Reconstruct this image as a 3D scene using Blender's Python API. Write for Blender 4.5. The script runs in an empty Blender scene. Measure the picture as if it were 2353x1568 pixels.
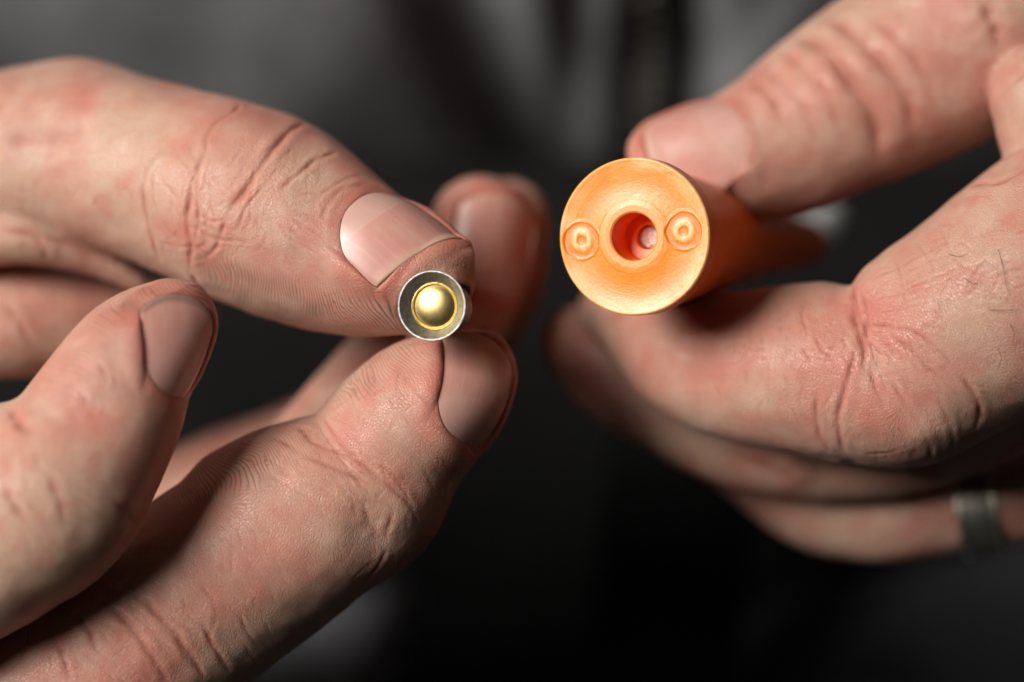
import bpy, bmesh, math, random
import numpy as np
from mathutils import Vector, Matrix
from mathutils.bvhtree import BVHTree

# ------------------------------------------------------------------ camera, world, lights, exposure
MM = 0.001                      # everything is laid out in millimetres and linked in metres
CAM_D = 350.0                   # camera stands 350 mm in front of the sharp plane (y = 0)
SC = bpy.context.scene
COL = SC.collection
cam_d = bpy.data.cameras.new('camera')
cam = bpy.data.objects.new('camera', cam_d); COL.objects.link(cam)
cam.location = (0, -CAM_D * MM, 0); cam.rotation_euler = (math.pi / 2, 0, 0)
cam_d.sensor_width = 36.0
cam_d.lens = 36.0 * CAM_D / (2353 / 20.0)
cam_d.clip_start = 0.01; cam_d.clip_end = 20
cam_d.dof.use_dof = True
cam_d.dof.focus_distance = (CAM_D - 0.3) * MM
cam_d.dof.aperture_fstop = cam_d.lens / 17.5
SC.camera = cam

world = bpy.data.worlds.new('World'); SC.world = world; world.use_nodes = True
world.node_tree.nodes['Background'].inputs[0].default_value = (1.0, 0.97, 0.94, 1)
world.node_tree.nodes['Background'].inputs[1].default_value = 0.014

def area(name, loc, target, size, power, col):
    l = bpy.data.lights.new(name, 'AREA'); l.shape = 'RECTANGLE'; l.size = size[0]; l.size_y = size[1]
    l.energy = power; l.color = col
    o = bpy.data.objects.new(name, l); COL.objects.link(o)
    o.location = loc
    o.rotation_euler = (Vector(target) - Vector(loc)).to_track_quat('-Z', 'Y').to_euler()
    return o
area('window_light', (-0.62, -0.66, 0.33), (0, 0.0, 0.0), (0.46, 0.44), 16.2, (1.0, 0.955, 0.90))

SC.view_settings.view_transform = 'Standard'; SC.view_settings.look = 'None'
SC.view_settings.exposure = 0.0; SC.view_settings.gamma = 1.0
SC.view_settings.use_curve_mapping = False
SC.cycles.use_denoising = True
SC.cycles.max_bounces = 6
SC.cycles.use_adaptive_sampling = True; SC.cycles.adaptive_threshold = 0.03; SC.cycles.adaptive_min_samples = 12

rng = np.random.default_rng(7)
random.seed(5)

# ------------------------------------------------------------------ small helpers
def P(u, v, y):
    """millimetre point seen at (u, v) of the 2353-wide picture, y mm behind the sharp plane"""
    k = (CAM_D + y) / CAM_D / 20.0
    return np.array([(u - 1176.5) * k, y, (784.0 - v) * k])

def unit(v):
    v = np.asarray(v, float); return v / np.linalg.norm(v)

def link(name, verts, faces, mat, parent=None, smooth=True):
    me = bpy.data.meshes.new(name)
    verts = np.asarray(verts, np.float32) * MM
    if isinstance(faces, np.ndarray) and faces.ndim == 2:
        nf, k = faces.shape
        me.vertices.add(len(verts)); me.vertices.foreach_set('co', verts.ravel())
        me.loops.add(nf * k); me.loops.foreach_set('vertex_index', faces.astype(np.int32).ravel())
        me.polygons.add(nf); me.polygons.foreach_set('loop_start', np.arange(0, nf * k, k, dtype=np.int32))
        me.update(calc_edges=True)
    else:
        me.from_pydata([tuple(map(float, v)) for v in verts], [], [tuple(f) for f in faces])
    me.polygons.foreach_set('use_smooth', np.full(len(me.polygons), smooth))
    if mat: me.materials.append(mat)
    o = bpy.data.objects.new(name, me); COL.objects.link(o)
    if parent: o.parent = parent
    return o

def attr(o, name, arr):
    a = np.asarray(arr, np.float32)
    if a.ndim == 1:
        at = o.data.attributes.new(name, 'FLOAT', 'POINT'); at.data.foreach_set('value', a)
    else:
        at = o.data.attributes.new(name, 'FLOAT_VECTOR', 'POINT'); at.data.foreach_set('vector', a.ravel())

def tag(o, label=None, cat=None, group=None, kind=None):
    for k, v in (('label', label), ('category', cat), ('group', group), ('kind', kind)):
        if v: o[k] = v
    return o

def empty(name, loc_mm):
    o = bpy.data.objects.new(name, None); COL.objects.link(o)
    o.location = Vector(loc_mm) * MM; o.empty_display_size = 0.005
    return o

NTAB = np.random.default_rng(99).uniform(-1, 1, 64 ** 3).astype(np.float32)
def vnoise(p, seed=0):
    """smooth value noise, p (N,3)"""
    p = np.asarray(p, np.float32) + np.float32(13.7 * (seed % 97)); i = np.floor(p); f = p - i; i = i.astype(np.int32)
    f = f * f * (3 - 2 * f)
    x0, y0, z0 = (i[:, k] & 63 for k in range(3)); x1, y1, z1 = ((i[:, k] + 1) & 63 for k in range(3))
    x0, x1, y0, y1 = x0 << 12, x1 << 12, y0 << 6, y1 << 6
    fx, fy, fz = f[:, 0], f[:, 1], f[:, 2]; L = lambda a, b, t: a + (b - a) * t
    g = lambda x, y: L(NTAB[x + y + z0], NTAB[x + y + z1], fz)
    return L(L(g(x0, y0), g(x0, y1), fy), L(g(x1, y0), g(x1, y1), fy), fx)

def fbm(p, octaves, seed):
    r = 0; a = 0.55
    for i in range(octaves):
        r = r + a * vnoise(p * 2.03 ** i + 17.3 * i, seed + 7 * i); a *= 0.5
    return r

def sstep(a, b, x):
    t = np.clip((x - a) / (b - a), 0, 1); return t * t * (3 - 2 * t)

# ------------------------------------------------------------------ material helper
class N:
    def __init__(s, name):
        s.m = bpy.data.materials.new(name); s.m.use_nodes = True
        s.t = s.m.node_tree; s.b = s.t.nodes['Principled BSDF']; s.out = s.t.nodes['Material Output']
    def n(s, typ, **kw):
        x = s.t.nodes.new(typ)
        for k, v in kw.items():
            if hasattr(x, k): setattr(x, k, v)
        return x
    def set(s, node, **kw):
        for k, v in kw.items():
            node.inputs[k.replace('_', ' ')].default_value = v
        return node
    def l(s, a, b): s.t.links.new(a, b)
    def val(s, sock, v):
        if hasattr(v, 'is_linked') or hasattr(v, 'links'): s.l(v, sock)
        else: sock.default_value = v
    def math(s, op, a, b=0.0, c=None, clamp=False):
        x = s.n('ShaderNodeMath', operation=op, use_clamp=clamp)
        s.val(x.inputs[0], a); s.val(x.inputs[1], b)
        if c is not None: s.val(x.inputs[2], c)
        return x.outputs[0]
    def ramp(s, v, a, b, lo=0.0, hi=1.0):
        x = s.n('ShaderNodeMapRange', interpolation_type='SMOOTHSTEP')
        s.val(x.inputs['Value'], v); x.inputs['From Min'].default_value = a; x.inputs['From Max'].default_value = b
        x.inputs['To Min'].default_value = lo; x.inputs['To Max'].default_value = hi
        return x.outputs[0]
    def mix(s, f, a, b, mode='MIX'):
        x = s.n('ShaderNodeMix', data_type='RGBA', blend_type=mode, clamp_factor=True)
        s.val(x.inputs[0], f)
        for k, c in ((6, a), (7, b)):
            if isinstance(c, tuple): x.inputs[k].default_value = (*c, 1) if len(c) == 3 else c
            else: s.l(c, x.inputs[k])
        return x.outputs[2]
    def attr(s, name):
        return s.n('ShaderNodeAttribute', attribute_name=name)
    def coord(s, scale=(1, 1, 1), src=None, loc=(0, 0, 0)):
        mp = s.n('ShaderNodeMapping'); mp.inputs['Scale'].default_value = scale; mp.inputs['Location'].default_value = loc
        if src is None: src = s.n('ShaderNodeTexCoord').outputs['Object']
        s.l(src, mp.inputs[0]); return mp.outputs[0]
    def noise(s, vec, scale, detail=3.0, rough=0.55, dist=0.0):
        x = s.n('ShaderNodeTexNoise'); s.l(vec, x.inputs['Vector'])
        x.inputs['Scale'].default_value = scale; x.inputs['Detail'].default_value = detail
        x.inputs['Roughness'].default_value = rough; x.inputs['Distortion'].default_value = dist
        return x.outputs['Fac']
    def voro(s, vec, scale, feature='DISTANCE_TO_EDGE', rnd=1.0):
        x = s.n('ShaderNodeTexVoronoi', feature=feature); s.l(vec, x.inputs['Vector'])
        x.inputs['Scale'].default_value = scale; x.inputs['Randomness'].default_value = rnd
        return x.outputs['Distance']
    def bump(s, height, dist, strength=1.0, normal=None):
        x = s.n('ShaderNodeBump'); s.val(x.inputs['Height'], height)
        x.inputs['Distance'].default_value = dist; x.inputs['Strength'].default_value = strength
        if normal is not None: s.l(normal, x.inputs['Normal'])
        return x.outputs[0]
    def p(s, **kw):
        for k, v in kw.items():
            sock = s.b.inputs[k.replace('_', ' ')]
            if isinstance(v, tuple) and sock.type == 'RGBA' and len(v) == 3: v = (*v, 1)
            s.val(sock, v)
        return s.m

# ------------------------------------------------------------------ skin
def skin_material():
    s = N('skin')
    # 'straight' = warped coordinates in each finger's own straightened frame, in mm (x runs along the finger)
    fv = s.attr('straight').outputs['Vector']
    tone = s.attr('tone').outputs['Color']
    sep = s.n('ShaderNodeSeparateXYZ'); s.l(s.attr('mask').outputs['Vector'], sep.inputs[0])
    lines, pad, grime = sep.outputs        # how lined, 1 = friction-ridge skin of the palm side, dirt
    cells = s.voro(s.coord((2.0, 1.5, 1.5), fv), 1.55)
    cellh = s.ramp(cells, 0.0, 0.16)
    strn = s.noise(s.coord((2.6, 0.5, 0.5), fv), 1.0, 1.5, 0.5)
    strh = s.ramp(strn, 0.28, 0.46)
    wav = s.n('ShaderNodeTexWave', wave_type='BANDS', bands_direction='X', wave_profile='SIN')
    s.l(s.coord((1.0, 0.75, 0.45), fv), wav.inputs['Vector']); wav.inputs['Scale'].default_value = 0.72
    wav.inputs['Distortion'].default_value = 0.0
    ridge = wav.outputs['Fac']
    groove = s.math('MULTIPLY', s.ramp(ridge, 0.42, 0.02), pad)
    base = s.mix(s.math('MULTIPLY', s.math('SUBTRACT', 1.0, cellh), 0.15), tone, (0.42, 0.17, 0.125))
    base = s.mix(s.math('MULTIPLY', s.math('SUBTRACT', 1.0, strh), s.math('MULTIPLY', lines, 0.25)), base, (0.42, 0.15, 0.11))
    base = s.mix(s.math('MULTIPLY', groove, s.math('ADD', s.math('MULTIPLY', grime, 0.70), 0.12)), base, (0.13, 0.075, 0.06))
    np_ = s.math('SUBTRACT', 1.0, pad)
    h = s.math('MULTIPLY', cellh, s.math('ADD', s.math('MULTIPLY', np_, 0.55), 0.15))
    h = s.math('ADD', h, s.math('MULTIPLY', strh, s.math('MULTIPLY', lines, 0.5)))
    h = s.math('ADD', h, s.math('MULTIPLY', s.math('MULTIPLY', ridge, pad), 0.38))
    nrm = s.bump(h, 0.00006, 0.85)
    s.p(Base_Color=base, Roughness=0.41, Normal=nrm, Subsurface_Weight=0.75, Subsurface_Scale=0.0014,
        Specular_IOR_Level=0.48, IOR=1.42)
    s.b.inputs['Subsurface Radius'].default_value = (1.0, 0.36, 0.20)
    return s.m

def nail_material():
    s = N('fingernail')
    st = s.attr('st').outputs['Vector']         # x across -1..1, y along 0 (cuticle) .. 1 (free edge)
    sep = s.n('ShaderNodeSeparateXYZ'); s.l(st, sep.inputs[0]); x, y = sep.outputs[0], sep.outputs[1]
    moon = sep.outputs[2]
    lines = s.noise(s.coord((7, 0.45, 0), st), 1.6, 2, 0.6)
    mott = s.noise(s.coord((1.3, 1.5, 0), st), 1.5, 2, 0.6)
    yy = s.math('ADD', y, s.math('MULTIPLY', s.math('MULTIPLY', x, x), 0.16))
    col = s.mix(s.ramp(mott, 0.35, 0.7), (0.545, 0.26, 0.215), (0.575, 0.315, 0.26))
    col = s.mix(s.ramp(lines, 0.50, 0.78, 0, 0.28), col, (0.70, 0.50, 0.42))
    col = s.mix(s.math('MULTIPLY', moon, s.ramp(yy, 0.44, 0.34)), col, (0.58, 0.40, 0.335))                 # lunula
    col = s.mix(s.math('MULTIPLY', moon, s.ramp(s.math('ABSOLUTE', s.math('SUBTRACT', yy, 0.39)), 0.03, 0.0, 0, 0.3)), col, (0.72, 0.53, 0.42))
    moon = s.math('MAXIMUM', moon, 0.0)
    col = s.mix(s.ramp(y, 0.90, 0.97, 0, 0.55), col, s.mix(s.math('MULTIPLY', sep.outputs[2], -1.5, clamp=True), (0.54, 0.37, 0.24), (0.07, 0.065, 0.06)))               # free edge
    s.p(Base_Color=col, Roughness=0.33, Normal=s.bump(lines, 0.000006, 0.5),
        Subsurface_Weight=0.4, Subsurface_Scale=0.0009, Specular_IOR_Level=0.55)
    s.b.inputs['Subsurface Radius'].default_value = (1.0, 0.45, 0.3)
    return s.m
SKIN = skin_material(); NAIL = nail_material()

# ------------------------------------------------------------------ distance-field modelling of a hand
class Chain:
    """one finger: a spline of cross-sections (u, v, y, radius in picture px) swept into a solid"""
    def __init__(s, name, pts, dorsal, ratio=1.0, k=0.5, n=90, finger=True, closing=False):
        s.name, s.k, s.finger = name, k, finger
        c = np.array([P(*p[:3]) for p in pts]); r = np.array([p[3] / 20.0 * (CAM_D + p[2]) / CAM_D for p in pts])
        seg = np.r_[0, np.cumsum(np.linalg.norm(np.diff(c, axis=0), axis=1))]
        t = np.linspace(0, seg[-1], n) if len(pts) > 1 else np.zeros(1)
        if len(pts) > 1:
            s.c = np.stack([s.hermite(seg, c[:, i], t) for i in range(3)], 1); s.r = s.hermite(seg, r, t)
            T = np.gradient(s.c, axis=0); s.T = T / np.linalg.norm(T, axis=1)[:, None]
        else:
            s.c, s.r, s.T = c, r, np.array([[1.0, 0, 0]])
        d = np.asarray(dorsal, float); d = np.tile(d, (len(s.c), 1))
        d = d - (d * s.T).sum(1)[:, None] * s.T; s.N = d / np.linalg.norm(d, axis=1)[:, None]
        s.W = np.cross(s.T, s.N); s.t = t; s.ratio = ratio
    @staticmethod
    def hermite(x, y, t):
        m = np.zeros_like(y); dx = np.diff(x); dy = np.diff(y) / dx
        m[1:-1] = (dy[:-1] * dx[1:] + dy[1:] * dx[:-1]) / (dx[:-1] + dx[1:]); m[0], m[-1] = dy[0], dy[-1]
        i = np.clip(np.searchsorted(x, t) - 1, 0, len(dx) - 1); h = dx[i]; q = (t - x[i]) / h
        return ((2*q**3 - 3*q**2 + 1) * y[i] + (q**3 - 2*q**2 + q) * h * m[i]
                + (-2*q**3 + 3*q**2) * y[i+1] + (q**3 - q**2) * h * m[i+1])
    def ev(s, p, want=False):
        lo = (s.c - s.r[:, None]).min(0); hi = (s.c + s.r[:, None]).max(0)
        gap = np.maximum(np.maximum(lo - p, p - hi), 0); out = np.linalg.norm(gap, axis=1).astype(np.float32) + 1.0
        idx = np.nonzero(out < 9.0)[0]
        arg = np.zeros(len(p), np.int32) if want else None
        c = s.c.astype(np.float32); c2 = (c * c).sum(1); r = s.r.astype(np.float32)
        for k in range(0, len(idx), 16384):
            j = idx[k:k + 16384]; q = p[j]
            d = q @ (-2 * c.T); d += (q * q).sum(1)[:, None]; d += c2; np.maximum(d, 0, out=d); np.sqrt(d, out=d); d -= r
            if want:
                m = d.argmin(1); arg[j] = m; out[j] = d[np.arange(len(j)), m]
            else: out[j] = d.min(1)
        return (out, arg) if want else out

def smin(a, b, k):
    h = np.clip(0.5 + 0.5 * (b - a) / k, 0, 1)
    return b + (a - b) * h - k * h * (1 - h)

class Field:
    def __init__(s, chains, kfun, cuts=()):
        s.chains, s.kfun, s.cuts = chains, kfun, cuts
    def __call__(s, p):
        p = np.ascontiguousarray(p, np.float32); d = None
        for c in s.chains:
            v = c.ev(p)
            k = c.k if c.k is not None else s.kfun(p)
            d = v if d is None else smin(d, v, k)
        for f in s.cuts:
            v = -f(p); d = -smin(-d, -v, 0.35)
        return d

def surface_nets(field, lo, hi, h):
    ax = [np.arange(lo[i], hi[i] + h, h) for i in range(3)]
    ax = [a_[:len(a_) // 4 * 4] for a_ in ax]
    g = np.stack(np.meshgrid(*ax, indexing='ij'), -1).astype(np.float32); shp = g.shape[:3]
    gc = np.stack(np.meshgrid(*[a_[::4] + 1.5 * h for a_ in ax], indexing='ij'), -1).astype(np.float32)
    f = field(gc.reshape(-1, 3)).reshape(gc.shape[:3])
    for i in range(3): f = np.repeat(f, 4, i)
    near = np.abs(f) < 4 * h * 0.9 + 1.0
    f[near] = field(g[near])
    s = f < 0
    cnt = sum(s[dx:shp[0]-1+dx, dy:shp[1]-1+dy, dz:shp[2]-1+dz].astype(np.int8) for dx in (0, 1) for dy in (0, 1) for dz in (0, 1))
    cells = np.argwhere((cnt > 0) & (cnt < 8))
    acc = np.zeros((len(cells), 3)); num = np.zeros(len(cells))
    cor = [(a, b, c) for a in (0, 1) for b in (0, 1) for c in (0, 1)]
    for a in cor:
        for ax_ in range(3):
            if a[ax_]: continue
            b = list(a); b[ax_] = 1
            ia = cells + a; ib = cells + b
            fa = f[ia[:, 0], ia[:, 1], ia[:, 2]]; fb = f[ib[:, 0], ib[:, 1], ib[:, 2]]
            x = (fa < 0) != (fb < 0); t = np.where(x, fa / np.where(x, fa - fb, 1), 0)
            pt = np.tile(np.array(a, float), (len(cells), 1)); pt[:, ax_] += t
            acc += pt * x[:, None]; num += x
    V = (cells + acc / num[:, None]) * h + np.array([a[0] for a in ax])
    idx = np.full([n - 1 for n in shp], -1, np.int64); idx[tuple(cells.T)] = np.arange(len(cells))
    F = []
    for a in range(3):
        b, c = (a + 1) % 3, (a + 2) % 3
        sl0 = [slice(None)] * 3; sl1 = [slice(None)] * 3; sl0[a] = slice(0, -1); sl1[a] = slice(1, None)
        e = np.argwhere(s[tuple(sl0)] != s[tuple(sl1)])
        e = e[(e[:, b] > 0) & (e[:, c] > 0) & (e[:, b] < shp[b] - 1) & (e[:, c] < shp[c] - 1)]
        fl = s[tuple(e.T)]
        q = []
        for (ob, oc) in ((-1, -1), (0, -1), (0, 0), (-1, 0)):
            ee = e.copy(); ee[:, b] += ob; ee[:, c] += oc; q.append(idx[tuple(ee.T)])
        q = np.stack(q, 1); q[~fl] = q[~fl][:, ::-1]; F.append(q)
    return V, np.concatenate(F)

def project(field, V, e=0.12):
    f0 = field(V); g = np.zeros_like(V)
    for i in range(3):
        d = np.zeros(3); d[i] = e
        g[:, i] = (field(V + d) - f0) / e
    return V - (f0 / np.maximum((g * g).sum(1), 0.3))[:, None] * g

def subdivide(V, F, sel):
    """Catmull-Clark on the selected quads, the rim of the selection held straight"""
    A = F[sel]; R = F[~sel]; nv = len(V)
    fp = V[A].mean(1)
    E = np.stack([A, np.roll(A, -1, 1)], -1).reshape(-1, 2); Es = np.sort(E, 1)
    key = Es[:, 0] * (nv + 1) + Es[:, 1]
    uk, inv, cnt = np.unique(key, return_inverse=True, return_counts=True)
    ue = np.stack([uk // (nv + 1), uk % (nv + 1)], 1)
    mid = V[ue].mean(1); fsum = np.zeros((len(ue), 3)); np.add.at(fsum, inv, np.repeat(fp, 4, 0))
    inner = cnt == 2
    ep = np.where(inner[:, None], (mid * 2 + fsum) / 4, mid)
    fixed = np.zeros(nv, bool); fixed[ue[~inner].ravel()] = True
    val = np.zeros(nv); np.add.at(val, A.ravel(), 1)
    Fs = np.zeros((nv, 3)); np.add.at(Fs, A.ravel(), np.repeat(fp, 4, 0))
    Ms = np.zeros((nv, 3)); ev = np.zeros(nv)
    for j in (0, 1): np.add.at(Ms, ue[:, j], mid); np.add.at(ev, ue[:, j], 1)
    mv = (val > 0) & ~fixed; n = val[mv][:, None]
    V2 = V.copy(); V2[mv] = (Fs[mv] / n + 2 * Ms[mv] / ev[mv][:, None] + (n - 3) * V[mv]) / n
    nf = len(A); ei = inv.reshape(nf, 4) + nv; fi = np.arange(nf) + nv + len(ue)
    Q = [np.stack([A[:, j], ei[:, j], fi, ei[:, j - 1]], 1) for j in range(4)]
    nsel = np.r_[np.zeros(len(R), bool), np.ones(4 * nf, bool)]
    return np.concatenate([V2, ep, fp]), np.concatenate([R, *Q]), nsel

def vnormals(V, F):
    a, b, c, d = (V[F[:, i]] for i in range(4))
    n = np.cross(c - a, d - b); vn = np.zeros_like(V)
    for i in range(4): np.add.at(vn, F[:, i], n)
    return vn / (np.linalg.norm(vn, axis=1)[:, None] + 1e-12)

def to_px(V):
    k = CAM_D / (CAM_D + V[:, 1]) * 20
    return V[:, 0] * k + 1176.5, 784 - V[:, 2] * k

def seg_dist(V, poly):
    """distance to a polyline and arclength fraction of the nearest point"""
    best = np.full(len(V), 1e9); frac = np.zeros(len(V))
    L = np.r_[0, np.cumsum(np.linalg.norm(np.diff(poly, axis=0), axis=1))]
    for i in range(len(poly) - 1):
        a, b = poly[i], poly[i+1]; ab = b - a
        t = np.clip(((V - a) @ ab) / (ab @ ab + 1e-12), 0, 1)
        d = np.linalg.norm(V - (a + t[:, None] * ab), axis=1); m = d < best
        best[m] = d[m]; frac[m] = (L[i] + t[m] * (L[i+1] - L[i])) / L[-1]
    return best, frac

def smooth_poly(pts, step=9.0):
    p = np.array(pts, float); seg = np.r_[0, np.cumsum(np.linalg.norm(np.diff(p, axis=0), axis=1))]
    t = np.linspace(0, seg[-1], max(3, int(seg[-1] / step)))
    if len(p) == 2: return np.stack([np.interp(t, seg, p[:, i]) for i in (0, 1)], 1)
    return np.stack([Chain.hermite(seg, p[:, i], t) for i in (0, 1)], 1)

class Nail:
    def __init__(s, at, a, n, W, L, grow=0.5, curve=None, fold=0.45, rnd=2.0, moon=0.5, skew=0.0, far=1.0):
        s.rnd, s.moon, s.skew, s.far = rnd, moon, skew, far
        s.at, s.a, s.n0, s.wid, s.len, s.grow, s.curve, s.fold = at, unit(a), unit(n), W, L, grow, curve, fold
    def frame(s, c):
        s.c = c; s.n = unit(s.n0 - (s.n0 @ s.a) * s.a); s.w = np.cross(s.a, s.n)
    def loc(s, V):
        d = V - s.c; return d @ s.w, d @ s.a, d @ s.n
    def half(s, y):
        """half width at y: round at the cuticle, nearly straight sides"""
        q = np.clip((y + s.len / 2) / s.len, 0, 1)
        return s.wid / 2 * np.clip(1 - (1 - np.clip(q / 0.42, 0, 1)) ** 2.6, 0, 1) ** 0.5 * (1 - 0.05 * q)
    def sd(s, x, y):
        r = s.wid * 0.40; bx, by = s.wid / 2, s.len / 2
        y = y + s.skew * np.clip(x / bx, -1.3, 1.3) * np.clip((y + by) / s.len, 0, 1.2)
        rr = np.where(y < 0, r, min(s.rnd * 1.6, s.wid * 0.4))
        qx, qy = np.abs(x) - bx + rr, np.abs(y) - by + rr
        return np.minimum(np.maximum(qx, qy), 0) + np.hypot(np.maximum(qx, 0), np.maximum(qy, 0)) - rr
    def fit(s, V, Nn):
        x, y, z = s.loc(V)
        m = (s.sd(x, y) < 0.3) & (Nn @ s.n > 0.25) & (np.abs(z) < 6)
        x, y, z = x[m], y[m], z[m]
        A = np.stack([np.ones_like(x), x, y, x * x, y * y, x * y], 1)
        s.co = np.linalg.lstsq(A, z, rcond=None)[0]
        s.co[3] = np.clip(s.co[3] * 0.92, -0.085, -0.025)
        if s.curve: s.co[0] += (s.co[3] + s.curve) * 6; s.co[3] = -s.curve; s.co[5] = 0; s.co[1] *= 0.3; s.co[2] *= 0.3
        s.co[4] = np.clip(s.co[4], -0.05, 0.004)
    def zp(s, x, y):
        c = s.co; return c[0] + c[1] * x + c[2] * y + c[3] * x * x + c[4] * y * y + c[5] * x * y
    def press(s, V, Nn):
        x, y, z = s.loc(V)
        near = (s.sd(x, y) < 3.2) & (Nn @ s.n > -0.1) & (np.abs(z) < 7)
        i = np.nonzero(near)[0]; x, y, z = x[i], y[i], z[i]; sd = s.sd(x, y)
        zp = s.zp(np.clip(x, -s.wid / 2, s.wid / 2), np.clip(y, -s.len / 2, s.len / 2))
        distal = sstep(s.len / 2 - 1.2, s.len / 2 + 0.3, y)
        fold = s.fold * np.exp(-((sd - 0.55) / 0.75) ** 2) * (1 - distal) * (1 - (1 - s.far) * sstep(0, -s.wid / 2, x))
        lift = np.where(zp + 0.06 > z, np.clip(zp + 0.06 - z, 0, 3.0) * sstep(3.2, 0.0, sd), np.clip(zp + 0.10 - z, -1.2, 0) * sstep(1.7, 0.1, sd))
        outz = z + lift + fold
        flesh = zp - 0.22 - 0.30 * np.clip(sd, 0, 3) ** 1.5
        outz = outz + distal * np.maximum(flesh - outz, 0) * (sd < 2.6)
        w = sstep(0.20, -0.40, sd)
        edge = (1 - sstep(1.6, 3.2, sd)) * sstep(-0.1, 0.35, Nn[i] @ s.n)
        nz = (outz * (1 - w) + (zp - 0.30) * w)
        V[i] += ((nz - z) * edge)[:, None] * s.n
        return i, sd
    def build(s, parent):
        nx, ny = 28, 44
        S, T = np.meshgrid(np.linspace(-1, 1, nx), np.linspace(0, 1, ny), indexing='ij')
        y = -s.len / 2 - 0.45 + T * (s.len + s.grow + 0.45)
        x = S * (np.maximum(s.half(y + 0.3), 0.4) + 0.30 * (1 - T ** 6))
        tip = np.clip((T - 0.86) / 0.14, 0, 1)
        y = y - T ** 2 * np.abs(S) ** 2.4 * s.rnd - s.skew * S * T
        z = s.zp(x, np.minimum(y, s.len / 2)) + 0.10 - 0.12 * np.abs(S) ** 8 - 0.35 * np.clip(1 - T / 0.08, 0, 1) ** 2
        z = z + tip * 0.10
        top = s.c + x[..., None] * s.w + y[..., None] * s.a + z[..., None] * s.n
        bot = top - 0.42 * s.n
        V = np.concatenate([top.reshape(-1, 3), bot.reshape(-1, 3)]); o = nx * ny
        ii = np.arange(o).reshape(nx, ny)
        q = np.stack([ii[:-1, :-1], ii[1:, :-1], ii[1:, 1:], ii[:-1, 1:]], -1).reshape(-1, 4)
        F = [q, q[:, ::-1] + o]
        rim = np.concatenate([ii[:, 0], ii[-1, 1:], ii[-2::-1, -1], ii[0, -2:0:-1]]); nx2 = np.roll(rim, -1)
        F.append(np.stack([rim, rim + o, nx2 + o, nx2], 1))
        ob = link('fingernail', V, np.concatenate(F), NAIL, parent)
        st = np.stack([S.ravel(), T.ravel(), np.full(o, s.moon)], 1)
        attr(ob, 'st', np.concatenate([st, st]))
        return ob

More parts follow.
